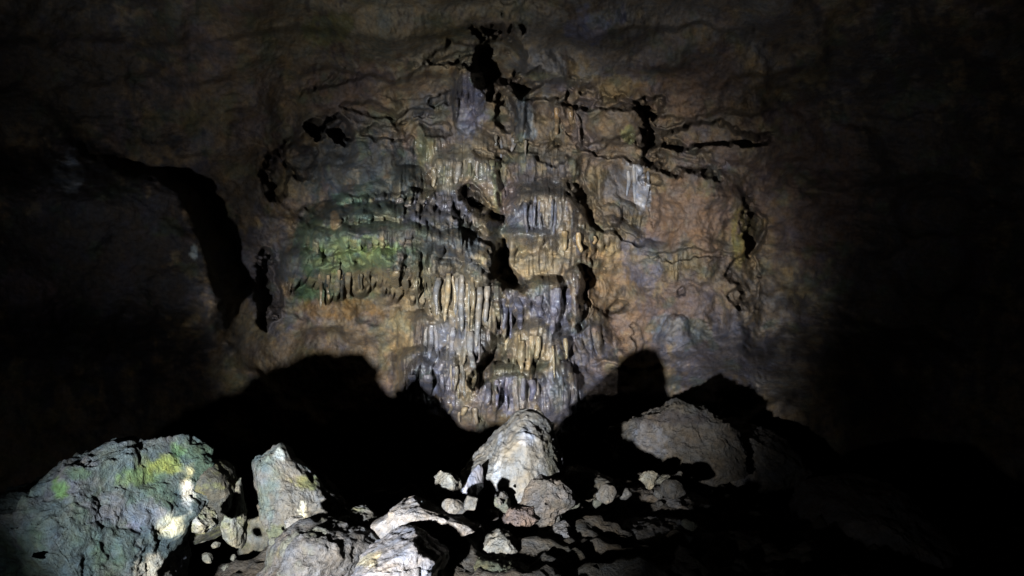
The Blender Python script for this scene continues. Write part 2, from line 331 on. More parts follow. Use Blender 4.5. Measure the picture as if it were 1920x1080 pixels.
PATCH = [  # rock colour patches: cx, cy, rx, ry, colour, strength
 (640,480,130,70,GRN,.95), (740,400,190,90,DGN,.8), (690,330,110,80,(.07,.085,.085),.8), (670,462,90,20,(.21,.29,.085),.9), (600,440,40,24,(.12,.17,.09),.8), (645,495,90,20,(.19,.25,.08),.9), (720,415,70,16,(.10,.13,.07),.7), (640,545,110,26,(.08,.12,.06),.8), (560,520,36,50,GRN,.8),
 (720,395,60,14,(.14,.22,.16),.5), (660,372,36,14,(.13,.22,.16),.8), (628,415,9,18,(.45,.30,.16),.8), (860,440,80,40,(.075,.08,.075),.8), (890,475,50,40,(.10,.11,.12),.8), 
 (740,530,130,26,OCH,.6), (860,570,90,70,(.30,.25,.16),.7), (700,640,100,90,BRN,.7), (755,650,26,120,OCH,.7), (640,580,90,20,(.22,.13,.04),.6),
 (830,390,80,34,(.20,.19,.22),.8), (850,320,60,40,(.22,.20,.14),.8), (795,275,16,36,(.21,.21,.11),.6), (932,352,10,52,(.30,.30,.15),.8), (915,400,20,60,OCH,.6),
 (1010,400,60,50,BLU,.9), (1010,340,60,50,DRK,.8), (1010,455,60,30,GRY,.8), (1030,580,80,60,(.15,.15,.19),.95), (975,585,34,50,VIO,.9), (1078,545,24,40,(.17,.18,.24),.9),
 (1000,535,90,14,(.11,.10,.07),.7),(1000,650,60,60,(.34,.27,.16),.8), (1045,660,24,60,(.20,.21,.22),.8), (850,640,60,50,(.24,.24,.26),.9), (810,715,60,60,(.19,.19,.24),.95), (950,745,50,40,VIO,.95), (1060,750,90,60,(.19,.185,.22),.9),
 (870,710,20,50,(.30,.25,.15),.6), (900,780,40,26,(.24,.19,.15),.7), (1100,640,60,50,(.14,.135,.16),.8),
 (1060,490,130,44,(.42,.32,.18),.95), (1130,460,70,40,OCH,.7), (1150,540,90,60,(.32,.22,.13),.8), (1190,610,80,50,(.27,.18,.12),.8), (1210,500,40,70,(.16,.15,.18),.8), (1210,690,50,24,(.33,.24,.10),.8),
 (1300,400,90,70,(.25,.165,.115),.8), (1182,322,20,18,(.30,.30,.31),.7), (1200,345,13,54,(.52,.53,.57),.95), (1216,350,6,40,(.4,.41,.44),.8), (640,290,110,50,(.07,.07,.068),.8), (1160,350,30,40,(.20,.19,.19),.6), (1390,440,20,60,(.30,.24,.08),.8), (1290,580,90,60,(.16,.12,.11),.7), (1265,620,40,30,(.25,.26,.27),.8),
 (1340,660,120,70,(.12,.115,.135),.8), (880,190,30,60,(.16,.155,.21),.95), (895,150,18,12,(.20,.27,.22),.9), (985,225,18,50,(.22,.25,.27),.9), (1062,225,14,40,(.24,.155,.09),.8), (1155,240,50,26,(.23,.17,.11),.8), (1180,252,16,16,(.26,.27,.12),.7),
 (830,130,60,10,(.30,.20,.09),.7), (700,110,60,30,(.20,.14,.10),.7), (850,30,330,110,(.33,.28,.19),.85), (1150,60,200,90,(.22,.195,.17),.7), (610,55,46,34,(.19,.22,.07),.8), (850,60,60,30,(.20,.165,.085),.7), (720,60,20,50,(.20,.21,.17),.5), (930,50,30,20,(.25,.19,.15),.6), (1110,45,50,40,(.19,.185,.24),.9), (1020,130,50,40,(.21,.20,.19),.8), (1010,143,30,10,(.28,.27,.16),.7),  # large central ceiling patch paled to stand in for torchlight
 (1160,165,50,24,(.30,.21,.09),.7), (1280,180,80,50,(.23,.155,.11),.7), (640,180,70,40,(.18,.13,.10),.7), (560,60,100,90,(.16,.13,.08),.6), (820,215,50,40,(.15,.15,.16),.6),
 (180,500,270,270,(.06,.057,.06),.9), (1680,400,260,420,(.07,.06,.055),.9), (100,120,260,160,(.09,.08,.07),.8), (55,560,60,60,(.16,.12,.13),.6), (130,325,26,30,(.3,.32,.34),.8), (364,472,6,16,(.5,.55,.52),.9), (450,380,80,60,(.15,.12,.09),.6), (1500,350,120,150,(.15,.10,.08),.6), (500,500,60,120,(.11,.10,.11),.8),  # dark outer left and right patches paint the beam's falloff into the rock
]
def mixc(c, m, col): return c*(1-m[:, None])+np.array(col)[None]*m[:, None]
def wallcol(px, py):
    wx = px+22*fb2(px, py, 110, 2, 5)+11*fb2(px, py, 46, 2, 1)+5*fb2(px, py, 13, 2, 2)
    wy = py+16*fb2(px, py, 110, 2, 6)+10*fb2(px, py, 46, 2, 3)+5*fb2(px, py, 13, 2, 4)
    a = fb2(px, py, 120, 4, 61); b = fb2(px, py, 70, 4, 67); d = fb2(px, py, 30, 4, 71, .6); e = fb2(px, py*.5, 16, 3, 73, .6)
    c = np.tile(np.array(BRN)[None], (len(px), 1))
    c = mixc(c, ss(.05, .5, a), PNK); c = mixc(c, ss(.05, .5, b)*.45, OLV); c = mixc(c, ss(.1, .5, -a)*.6, GRY); c = mixc(c, ss(.15, .5, d)*.35, OCH)
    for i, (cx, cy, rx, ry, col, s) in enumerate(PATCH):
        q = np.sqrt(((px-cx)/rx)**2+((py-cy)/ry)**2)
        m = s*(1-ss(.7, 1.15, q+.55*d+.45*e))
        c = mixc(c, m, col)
    best = np.zeros(len(px))
    for k, T in enumerate(TIER):
        h, m, g, i = tier(T, k, px, py, wx, wy); top = h > best; best = np.where(top, h, best)
        z = np.zeros_like(i); r1 = hsh(i, z+k, z, 330); r2 = hsh(i, z+k, z, 331)
        warm = mixc(c, .75*r1, (.33, .265, .165)); cool = mixc(c, .6*r2, (.20, .205, .23))
        warmth = .25+.55*ss(.15, .9, (py-np.interp(px, [p[0] for p in T[0]], [p[1] for p in T[0]]))/T[1])
        dr = np.where((r1 > 1-warmth)[:, None], warm, cool)
        dr = np.where(((r2 > .74) & (r1 < .7))[:, None], np.array((.055, .055, .058))[None], dr)  # some drips painted charcoal to stand for dark crevices
        sel = (top*m*g)[:, None]; c = c*(1-sel*.8)+dr*sel*.8
        crest = (top*m*(1-g)*.55); c = mixc(c, crest, (.085, .09, .08))  # crests painted darker, like tops facing away from the torch
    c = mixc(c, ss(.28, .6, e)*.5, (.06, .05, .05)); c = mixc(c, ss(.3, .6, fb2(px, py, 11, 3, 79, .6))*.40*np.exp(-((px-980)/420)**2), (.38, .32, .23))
    c = mixc(c, ss(.25, .5, fb2(px, py, 40, 3, 83))*.15, (.15, .13, .19)); c = mixc(c, ss(.25, .5, fb2(px, py, 36, 3, 89))*.25, (.10, .15, .08))
    return c

def nonuni(segs):
    out = []
    for a, b, s in segs: out.append(np.arange(a, b, s))
    return np.concatenate(out)
gx = nonuni([(-2200, -400, 40), (-400, 0, 10), (0, 480, 4), (480, 1440, 1.75), (1440, 1960, 5), (1960, 2500, 15), (2500, 4200, 40)])
gy = nonuni([(-1500, -200, 30), (-200, 0, 5), (0, 100, 2.5), (100, 820, 1.75), (820, 1000, 6), (1000, 1500, 30)])
GX, GY = np.meshgrid(gx, gy); nx, ny = len(gx), len(gy)
PX, PY = GX.ravel(), GY.ravel()
DD = depth(PX, PY)
WV = unproj(PX, PY, DD)
# below the visible foot of the wall the rock runs straight down
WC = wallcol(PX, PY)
ii = (np.arange(ny-1)[:, None]*nx+np.arange(nx-1)[None]).ravel()
WF = np.stack([ii, ii+nx, ii+nx+1, ii+1], -1)
fx = PX[WF].mean(1); fy = PY[WF].mean(1)
fxx = fx+7*fb2(fx, fy, 30, 3, 101); fyy = fy+7*fb2(fx, fy, 30, 3, 103)
region = np.zeros(len(WF), int)
ceil_line = np.interp(fx, [-400, 400, 560, 700, 800, 890, 970, 1060, 1200, 1400, 2200], [200, 215, 175, 152, 118, 80, 70, 160, 172, 190, 150])
region[fyy < ceil_line] = 1
region[(fxx < leftedge(fyy)) & (fyy >= ceil_line)] = 2
FORM = [
 ('flowstone_mound', [(536,520),(545,430),(600,360),(660,300),(740,275),(790,300),(800,380),(880,420),(935,470),(940,540),(880,522),(800,508),(700,512),(620,565),(570,560)], M_wall,
  'broad mossy green flowstone mound with stepped shelves on the left of the lit wall', 'flowstone'),
 ('flowstone_drapery', [(775,262),(860,270),(940,300),(950,380),(945,450),(935,470),(880,420),(800,380)], M_drip,
  'pale ribbed flowstone drapery with a yellowish edge, just above and right of the mossy mound', 'flowstone'),
 ('flowstone_drapery', [(950,345),(1060,340),(1095,390),(1105,440),(1060,478),(975,475),(950,420)], M_wet,
  'dark bluish ribbed drapery right of the narrow yellow rib in mid wall', 'flowstone'),
 ('flowstone_mound', [(942,545),(1000,528),(1050,530),(1078,500),(1100,540),(1092,620),(1070,660),(1000,640),(945,630)], M_wet,
  'glistening grey violet flowstone boss in the middle of the lit wall', 'flowstone'),
 ('flowstone_drapery', [(945,632),(1000,642),(1070,662),(1065,720),(1000,735),(925,700)], M_drip,
  'ochre folded drapery hanging below the glistening grey boss', 'flowstone'),
 ('flowstone_drapery', [(820,515),(942,540),(942,640),(900,680),(890,780),(850,770),(850,700),(780,650),(800,600)], M_drip,
  'tall cascade of thin ribs dropping from the mossy mound to the foot of the wall', 'flowstone'),
 ('flowstone_dome', [(755,700),(790,655),(850,690),(862,740),(830,785),(770,770)], M_wet,
  'rounded grey flowstone dome at the foot of the wall beside the large black shadow', 'flowstone'),
 ('flowstone_dome', [(905,700),(950,696),(1003,712),(1005,770),(960,790),(912,780)], M_wet,
  'violet grey fluted flowstone dome directly above the pale stalagmite', 'flowstone'),
 ('flowstone_apron', [(1005,735),(1075,700),(1160,690),(1160,740),(1090,800),(1050,815),(1005,790)], M_wet,
  'grey flowstone apron reaching down between the pale stalagmite and its shadow', 'flowstone'),
 ('rock_pillar', [(855,140),(905,135),(915,200),(905,250),(865,250),(852,200)], M_wet,
  'short bluish grey rock pillar beside the black hole high on the wall', 'pillar'),
 ('rock_block', [(1100,192),(1205,190),(1205,270),(1110,272)], M_wall,
  'squared brown rock block jutting under the ceiling lip right of the black hole', 'rock'),
 ('calcite_streak', [(1168,312),(1200,296),(1214,318),(1222,350),(1212,392),(1200,402),(1192,372),(1184,345)], M_calc,
  'chalky white calcite streak on the upper right of the wall', 'calcite'),
]
for k, (nm, poly, mt, lb, ct) in enumerate(FORM):
    region[inside(poly, fxx, fyy) ] = 10+k
def subcut(name, sel, mat, parts, tg):
    f = WF[sel]; used, inv = np.unique(f, return_inverse=True)
    return cut(name, WV[used], inv.reshape(f.shape), WC[used], mat, PX[used], PY[used], parts, tg)
FPARTS = {0: [('shelf', 'lowest mossy shelf', [(530,462),(700,455),(860,474),(945,520),(945,545),(880,530),(800,512),(620,520),(540,530)], None),
              ('shelf', 'middle green shelf', [(560,400),(700,395),(800,400),(900,440),(930,470),(930,515),(860,474),(700,455),(545,462)], None)],
          3: [('wet_crest', 'dark crest along the top', [(940,525),(1100,495),(1100,545),(1040,548),(940,556)], None)]}
def sub(name, sel, mat):
    f = WF[sel]; used, inv = np.unique(f, return_inverse=True)
    return mesh_obj(name, WV[used], inv.reshape(f.shape), WC[used], mat)
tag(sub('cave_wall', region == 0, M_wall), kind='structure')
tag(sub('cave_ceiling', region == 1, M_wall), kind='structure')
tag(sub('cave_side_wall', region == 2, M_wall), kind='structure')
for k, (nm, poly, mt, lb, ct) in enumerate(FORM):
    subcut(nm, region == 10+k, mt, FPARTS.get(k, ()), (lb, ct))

# ------------------------------------------------------------------ stalactites, each a thing
def stalactite(px, py, ln, wd, col, mat, fuse, lean=0., name='stalactite'):
    nr, ns = max(10, int(ln/2.6)), 12
    t = np.linspace(0, 1, nr)
    sd = random.random()*99
    cx = px+lean*ln*t+wd*.28*vn2(t*2.2, sd, 3)
    cy = py+ln*t
    dw = depth(cx, cy)
    top = dw[:max(2, nr//6)].min()
    Y = top*(1-fuse)+fuse*dw
    k = np.ones(5)/5; Y = np.convolve(np.pad(Y, 2, 'edge'), k, 'valid')
    Y = Y-wd*.28/F*5
    r = wd/2*(1-.42*t)*(1+.22*vn2(t*ln/14., sd, 5)+.10*vn2(t*ln/5., sd, 6))*np.sqrt(np.clip((1-t)/.09, 0.02, 1))*(.7+.3*ss(0, .12, t))
    th = np.linspace(0, 2*np.pi, ns, endpoint=False)
    TH, T = np.meshgrid(th, t)
    R = r[:, None]*(1+.16*vn2(TH*1.1+sd, T*ln/12., 8))
    X = cx[:, None]+R*np.cos(TH); Z = cy[:, None]+0*TH
    YY = Y[:, None]+R*1.15*np.sin(TH)/F*5
    V = unproj(X.ravel(), Z.ravel(), YY.ravel())
    n0 = len(V); V = np.vstack([V, unproj(cx[:1], cy[:1], Y[:1]), unproj(cx[-1:], cy[-1:]+r[-1]*.6, Y[-1:])])
    a = (np.arange(nr-1)[:, None]*ns+np.arange(ns)[None]); b = (np.arange(nr-1)[:, None]*ns+(np.arange(ns)[None]+1) % ns)
    Q = np.stack([a, b, b+ns, a+ns], -1).reshape(-1, 4)
    capt = np.array([[n0, (i+1) % ns, i, i] for i in range(ns)]); capb = np.array([[n0+1, (nr-1)*ns+i, (nr-1)*ns+(i+1) % ns, (nr-1)*ns+i] for i in range(ns)])
    me_f = Q
    pv = V; c0 = np.array(col)
    tt = np.concatenate([T.ravel(), [0, 1]])
    cc = c0[None]*(1+.35*fb3(pv, .04, 3, int(sd)))[:, None]
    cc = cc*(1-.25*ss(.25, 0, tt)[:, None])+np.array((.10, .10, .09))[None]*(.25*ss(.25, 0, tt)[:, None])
    # origin at the root
    root = V[n0].copy()
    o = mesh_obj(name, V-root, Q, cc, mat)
    o.location = root.tolist()
    return o
ROWS = [ # lip line, spacing, length range, width range, colours, fuse, label, group
 ([(600,520),(650,512),(700,506),(760,504),(820,510)], 7, (18,66), (6,13), [(.26,.21,.13),(.30,.25,.15),(.17,.17,.12),(.2,.19,.15)], .8, 'short ochre stalactite in the row under the mossy shelf', 'ochre stalactites under the mossy shelf'),
 ([(822,515),(870,524),(936,540)], 9, (90,150), (9,14), [(.30,.27,.20),(.22,.22,.23),OCH,(.26,.25,.25)], .6, 'long thin stalactite in the cascade below the mossy shelf', 'long stalactites of the cascade'),
 ([(818,368),(850,370),(905,392)], 11, (36,58), (10,14), [(.24,.23,.27),(.20,.19,.21),(.28,.24,.22)], .4, 'blunt grey stalactite in the short row above the dark shelf', 'grey stalactites above the dark shelf'),
 ([(745,378),(800,376)], 12, (14,24), (9,13), [(.26,.24,.22),(.18,.17,.17)], .4, 'stubby stalactite left of the upper grey row', 'stubby stalactites of the upper row'),
 ([(815,304),(860,300),(925,308)], 12, (30,52), (9,15), [(.30,.26,.18),(.24,.22,.20),YGR], .5, 'pale stalactite high left of the yellow rib', 'pale stalactites under the drapery lip'),
 ([(985,376),(1055,380)], 11, (44,64), (9,14), [BLU,(.18,.18,.22),(.14,.14,.17)], .5, 'bluish grey stalactite on the dark drapery', 'bluish stalactites of the mid wall'),
 ([(1060,440),(1130,432)], 13, (26,44), (8,13), [OCH,(.24,.2,.15)], .6, 'small ochre stalactite below the diagonal crack', 'small ochre stalactites below the crack'),
 ([(945,556),(1085,545)], 15, (55,90), (12,18), [(.17,.17,.22),(.14,.145,.17),VIO], .85, 'wet grey rib running down the glistening boss', 'wet ribs of the grey boss'),
 ([(950,632),(1062,642)], 11, (45,92), (9,15), [(.42,.32,.16),(.36,.29,.18),(.22,.22,.23),CRM], .55, 'ochre stalactite below the glistening grey boss', 'ochre stalactites below the grey boss'),
 ([(800,618),(890,620)], 11, (60,100), (9,14), [(.30,.30,.33),(.26,.26,.28),(.33,.30,.24)], .75, 'whitish wet stalactite beside the lower grey dome', 'whitish stalactites beside the lower dome'),
 ([(845,690),(905,690)], 10, (60,84), (8,12), [(.30,.26,.17),(.22,.21,.2)], .7, 'slender stalactite between the two grey domes', 'slender stalactites between the domes'),
 ([(915,712),(1000,716)], 14, (48,66), (11,16), [VIO,(.19,.18,.25),(.22,.22,.26)], .9, 'violet grey rib on the fluted dome', 'ribs of the fluted dome'),
 ([(775,705),(845,705)], 15, (48,66), (12,17), [(.18,.18,.22),(.21,.21,.24)], .95, 'grey rib on the rounded dome beside the black shadow', 'ribs of the rounded dome'),
 ([(930,262),(1000,272)], 11, (20,38), (7,11), [(.26,.24,.2),(.2,.2,.22),YGR], .5, 'tiny pale stalactite under the black hole', 'tiny stalactites under the black hole'),
 ([(1180,318),(1200,304),(1222,322)], 10, (20,90), (6,14), [(.42,.43,.46),(.52,.53,.56),(.30,.30,.30)], 1., 'chalky white drip ridge on the calcite streak', 'drip ridges of the calcite streak'),
 ([(1042,200),(1085,208)], 14, (44,62), (11,15), [(.32,.18,.08),(.3,.22,.12)], .6, 'rusty brown stalactite left of the square block', 'rusty stalactites beside the block'),
 ([(845,765),(895,772)], 13, (16,30), (8,12), [(.36,.30,.2),(.28,.24,.2)], .5, 'stalactite tip at the foot of the wall', 'stalactite tips at the foot of the wall'),
]
ORD = ['leftmost', 'second', 'third', 'fourth', 'fifth', 'sixth', 'seventh', 'eighth', 'ninth', 'tenth', 'eleventh', 'twelfth', 'thirteenth', 'fourteenth', 'fifteenth', 'sixteenth', 'seventeenth', 'eighteenth', 'nineteenth', 'twentieth']
for pl, sp, lr, wr, cols, fu, lb, gp in ROWS:
    xs = [p[0] for p in pl]; ys = [p[1] for p in pl]; x = xs[0]; row = []
    sd = random.random()*50; base = cols[0]
    while x <= xs[-1]:
        y = float(np.interp(x, xs, ys))+random.uniform(-9, 9)
        wd = random.uniform(wr[0]*.75, wr[1])*random.choice([.7, 1, 1, 1.25])
        u = .5+.5*float(vn2(x/16., sd))+random.uniform(-.25, .25); u = min(1, max(0, u))
        cc = np.array(random.choice(cols))*.6+np.array(base)*.4
        ln = lr[0]*.6+(lr[1]-lr[0]*.6)*u
        row.append((x, ln, wd, stalactite(x, y, ln, wd, cc*random.uniform(.75, 1.15), M_wet if 'wet' in lb or 'grey' in lb or 'dome' in lb else M_drip, min(1, fu+random.uniform(-.15, .3)), random.uniform(-.07, .07))))
        x += max(sp*.8, wd*.9)*random.choice([.8, 1.1, 1.6, 2.6])
    for k, (x, ln, wd, o) in enumerate(row):
        pos = 'rightmost' if k == len(row)-1 else (ORD[k] if k == 0 else ORD[min(k, 19)]+' from left')
        tag(o, lb+', '+pos, 'stalactite', gp)

# ------------------------------------------------------------------ rocks: closed bodies with their own thickness
def outline_r(poly, cx, cy, th):
    P = np.array(poly, float)-[cx, cy]; Q = np.roll(P, -1, 0)
    d = np.stack([np.cos(th), np.sin(th)], -1); R = np.zeros(len(th))
    for p, q in zip(P, Q):
        e = q-p; den = d[:, 0]*e[1]-d[:, 1]*e[0]; den = np.where(np.abs(den) < 1e-9, 1e-9, den)
        t = (p[0]*e[1]-p[1]*e[0])/den; u = (p[0]*d[:, 1]-p[1]*d[:, 0])/den
        ok = (u >= -1e-6) & (u <= 1+1e-6) & (t > 0); R = np.where(ok, np.maximum(R, t), R)
    return R
def rock(name, label, cat, poly, Y, thick, colf, mat, seed=0, rough=1., chis=10, centre=None, nt=260, nphi=120, lean=0., fluted=0., group=None, box=.75, parts=()):
    P = np.array(poly, float)
    cx, cy = centre if centre else P.mean(0)
    th = np.linspace(0, 2*np.pi, nt, endpoint=False)
    R = outline_r(poly, cx, cy, th)
    k = np.ones(3)/3; R = np.convolve(np.concatenate([R[-1:], R, R[:1]]), k, 'valid')
    R = R*(1+rough*(.035*fb2(np.cos(th)*3+seed, np.sin(th)*3, 1., 4, seed, .6)+.02*fb2(np.cos(th)*12+seed, np.sin(th)*12, 1., 3, seed, .6)))
    ph = np.linspace(.02, np.pi-.02, nphi)
    TH, PH = np.meshgrid(th, ph); RR = np.broadcast_to(R[None], TH.shape)
    s = np.sin(PH)**box; c = np.sign(np.cos(PH))*np.abs(np.cos(PH))**box
    px = cx+RR*s*np.cos(TH); py = cy+RR*s*np.sin(TH)
    m = Y/F
    X = (px-960)*m; Z = (540-py)*m; YY = Y-thick*c+lean*(cy-py)*m
    V = np.stack([X.ravel(), YY.ravel(), Z.ravel()], -1)
    Cn = np.array([(cx-960)*m, Y, (540-cy)*m]); size = R.mean()*m
    rel = V-Cn
    rg = np.random.RandomState(seed+5)
    for i in range(int(chis*2.2)):
        n = rg.normal(size=3); n[1] = -abs(n[1])*1.2; n /= np.linalg.norm(n)
        dd = rel@n; off = dd.max()*rg.uniform(.55, .93)
        ex = np.clip(dd-off, 0, None); rel = rel-.85*ex[:, None]*n[None]
    rel = rel+.07*rough*size*.5*np.stack([fb3(V, size*.4, 3, seed+k*7, .6) for k in (21, 22, 23)], -1); V = Cn+rel
    # outward direction
    nrm = rel/np.array([1, max(thick/size, .2)**2, 1])[None]; nrm /= np.linalg.norm(nrm, axis=1)[:, None]+1e-9
    a = rough*size
    d = .10*a*fb3(V, size*.55, 4, seed, .55)+.05*rough*min(size, .12)*fb3(V*[1, 1, 1.5], .09, 3, seed+3, .6, True)*2+.016*rough*np.round(3*fb3(V*[.6, .6, 2], .13, 2, seed+9))/3*ss(0,.3,fb3(V,.2,2,seed+10))+.006*rough*fb3(V, .022, 3, seed+7, .6, True)
    if fluted:
        an = np.arctan2(rel[:, 0], -rel[:, 1]); d = d+fluted*size*(1-np.abs(vn(an*3.5, rel[:, 2]*1.2/size, seed*1.3, seed)))
    V = V+nrm*d[:, None]
    V = V-[0, 0, 0]
    a_ = (np.arange(nphi-1)[:, None]*nt+np.arange(nt)[None]); b_ = (np.arange(nphi-1)[:, None]*nt+(np.arange(nt)[None]+1) % nt)
    Q = np.stack([a_, a_+nt, b_+nt, b_], -1).reshape(-1, 4)
    px = 960+V[:, 0]/V[:, 1]*F; py = 540-V[:, 2]/V[:, 1]*F      # where each point of the finished body lies
    col = colf(V, px, py, d)
    root = np.array([Cn[0], Cn[1], V[:, 2].min()])
    return cut(name, V-root, Q, col, mat, px.ravel(), py.ravel(), parts, tag_=(label, cat, group), root=root, hide=TH.ravel()*0+PH.ravel() > 1.6)
def cf(base, others=(), sc_=.12, seed=0, patches=()):
    def f(V, px, py, d):
        c = np.tile(np.array(base)[None], (len(V), 1))
        for i, (o, s) in enumerate(others):
            c = mixc(c, s*ss(.0, .45, fb3(V, sc_/(1+.5*i), 4, seed+i*9, .6)), o)
        n = fb3(V, .06, 4, seed+70, .65); n2 = fb3(V, .018, 3, seed+75, .6)
        for cx, cy, rx, ry, col, s in patches:
            q = np.sqrt(((px-cx)/rx)**2+((py-cy)/ry)**2); c = mixc(c, s*(1-ss(.55, 1.25, q+1.1*n+.5*n2)), col)
        return c
    return f
G1 = (.125, .12, .105); G2 = (.07, .07, .062); G3 = (.19, .18, .155)
rock('boulder', 'big boulder with green and bluish algae filling the lower left corner', 'boulder',
     [(-140,1000),(0,935),(60,915),(105,908),(150,865),(200,842),(270,838),(335,824),(362,842),(378,885),(368,940),(335,990),(300,1060),(285,1200),(100,1260),(-120,1220)], 2.25, .36,
     cf((.062,.085,.085), [((.05,.085,.055),.8),((.07,.068,.095),.6),((.13,.138,.145),.4)], .16, 3,
        [(305,872,46,18,(.17,.20,.05),.9),(262,895,36,16,(.09,.14,.05),.8),(352,925,12,30,(.60,.59,.52),.95),(355,885,12,18,(.42,.40,.22),.9),(318,985,20,20,(.55,.54,.38),.95),(300,960,10,8,(.3,.3,.3),.8),(285,1068,44,26,(.42,.40,.32),.95),(245,985,18,6,(.16,.16,.2),.8),(112,920,16,18,(.08,.17,.05),.8),(150,890,24,10,(.04,.07,.03),.7),(240,960,70,30,(.12,.13,.15),.7),(335,845,12,12,(.10,.18,.08),.8),(230,850,60,22,(.07,.085,.075),.7)]),  # pale right-side spots: pale rock with torch highlights painted in
     M_rock, parts=[('moss_patch', 'yellow green moss on the top right of the boulder', [(262,862),(300,850),(352,858),(350,885),(300,893),(262,885)], None), ('moss_patch', 'bright green tuft on the left shoulder', [(98,905),(112,895),(128,905),(122,930),(100,925)], None),
        ('lit_calcite_crust', 'pale crust with painted highlight low on the right side', [(232,1040),(300,1035),(330,1050),(325,1120),(240,1110)], None)], seed=11, rough=1.25, chis=8, centre=(160,1040), nt=420, nphi=200)
rock('boulder', 'grey slab rock standing upright with a jagged top left of the centre foreground', 'boulder',
     [(458,852),(480,862),(505,848),(530,842),(545,870),(575,890),(600,925),(632,940),(645,965),(640,1000),(620,1040),(600,1100),(520,1120),(500,1060),(520,985),(492,965),(480,920),(470,880)], 2.55, .13,
     cf(G1, [((.09,.12,.11),.8),(G3,.4)], .1, 21, [(528,852,14,10,(.3,.34,.33),.9),(566,965,9,22,(.6,.58,.45),.9),(575,905,20,12,(.12,.12,.03),.7),(520,1000,20,20,(.10,.11,.05),.7)]),
     M_rock, 23, 1.0, 8, centre=(560,980), nt=340, nphi=150)
for i, (pl, Y, t, lb) in enumerate([
    ([(366,878),(385,866),(408,868),(428,884),(440,920),(445,1010),(370,1020)], 2.45, .105, 'added shadow-filling rock sunk in the black gap just right of the algae boulder'),
    ([(395,930),(410,880),(440,858),(478,846),(535,846),(625,915),(645,1000),(600,1090),(430,1090),(395,1010)], 2.95, .10, 'added unseen rock casting shadow from the gap between algae boulder and upright slab'),
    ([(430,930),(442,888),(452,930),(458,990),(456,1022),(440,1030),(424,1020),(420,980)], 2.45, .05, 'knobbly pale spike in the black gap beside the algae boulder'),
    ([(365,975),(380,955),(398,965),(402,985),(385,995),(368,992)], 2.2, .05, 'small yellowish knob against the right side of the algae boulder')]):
    rock('small_rock', lb, 'rock', pl, Y, t, cf((.06,.058,.045) if t > .1 else (.17,.165,.13), [((.09,.085,.07) if t > .1 else (.26,.25,.22),.6),((.16,.16,.06),.5)], .04, 31+i), M_rock, 31+i, .6 if t > .1 else 1.1, 1 if t > .1 else 4, nt=150, nphi=80)  # first two added to fill the wall shadow, the sunk one darkened as shade
rock('boulder', 'rough grey brown rock mass sloping down at the bottom between slab and pale boulder', 'boulder',
     [(500,1060),(520,1020),(560,990),(600,985),(650,1000),(690,995),(720,1020),(760,1080),(760,1160),(600,1200),(440,1180),(460,1100)], 2.12, .20,
     cf((.085,.08,.075), [((.125,.118,.11),.6),((.11,.12,.08),.5)], .1, 41), M_rock, 43, 1.0, 8, nt=300, nphi=140)
rock('boulder', 'smooth pale rounded boulder at the bottom centre edge', 'boulder',
     [(668,1060),(685,1035),(715,1010),(745,1000),(775,1008),(800,1030),(828,1052),(840,1090),(820,1150),(700,1160),(660,1110)], 1.98, .17,
     cf((.17,.168,.178), [((.22,.22,.24),.7),((.20,.18,.17),.5)], .10, 51, [(690,1050,20,14,(.36,.32,.2),.7)]), M_dull, 53, .8, 6, nt=280, nphi=140)
rock('rock_ledge', 'thin layered ledge rock with a black hollow beneath it', 'rock',
     [(680,1010),(690,990),(725,975),(745,950),(770,944),(790,955),(830,965),(880,985),(905,1005),(895,1012),(850,1000),(800,995),(755,1000),(720,1005),(700,1022)], 2.2, .12,
     cf((.22,.20,.18), [((.30,.27,.24),.6),((.14,.12,.10),.6)], .07, 61, [(795,938,14,6,(.4,.4,.36),.8),(765,990,14,6,(.5,.5,.3),.7)]), M_rock, 63, .9, 6, centre=(775,980), nt=300, nphi=110)
rock('small_rock', 'jagged small grey lump in the dip between slab and ledge', 'rock',
     [(650,1000),(652,975),(668,950),(680,955),(700,975),(705,1000),(690,1020),(660,1020)], 2.28, .08, cf(G1, [((.15,.14,.06),.6)], .05, 65), M_rock, 66, 1.2, 6, nt=180, nphi=80)
# the stalagmite and the pieces at its foot
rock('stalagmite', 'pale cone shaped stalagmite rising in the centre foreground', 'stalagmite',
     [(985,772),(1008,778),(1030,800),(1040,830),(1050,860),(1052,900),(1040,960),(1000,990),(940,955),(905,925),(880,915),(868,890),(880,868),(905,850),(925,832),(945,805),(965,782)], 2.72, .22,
     cf((.155,.15,.135), [((.20,.197,.19),.6),((.12,.112,.10),.5)], .10, 71, [(932,885,9,26,(.30,.295,.28),.8),(975,800,12,9,(.26,.24,.20),.6),(938,828,4,22,(.24,.24,.24),.6),(990,822,12,22,(.3,.31,.34),.7),(1036,850,14,60,(.07,.065,.045),.85)]),  # pale spots paint highlights; the dark right edge is painted shade
     M_dull, parts=[('calcite_streak', 'white streak with painted highlight low on the left of the cone', [(922,865),(938,862),(946,880),(940,912),(922,915),(918,890)], None), ('shaded_edge', 'painted shade down the knobbly right edge', [(1010,785),(1030,795),(1060,860),(1060,900),(1030,880),(1022,830)], M_rock)],
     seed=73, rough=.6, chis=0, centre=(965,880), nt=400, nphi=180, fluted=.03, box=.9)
rock('rock_spur', 'wet white spur of calcite running left from the foot of the stalagmite', 'rock',
     [(808,938),(830,925),(862,920),(878,905),(885,885),(903,870),(905,912),(890,930),(860,945),(840,950)], 2.5, .07,
     cf((.25,.25,.28), [((.33,.33,.38),.6)], .08, 75), M_calc, 77, .7, 3, centre=(878,922), nt=240, nphi=90)
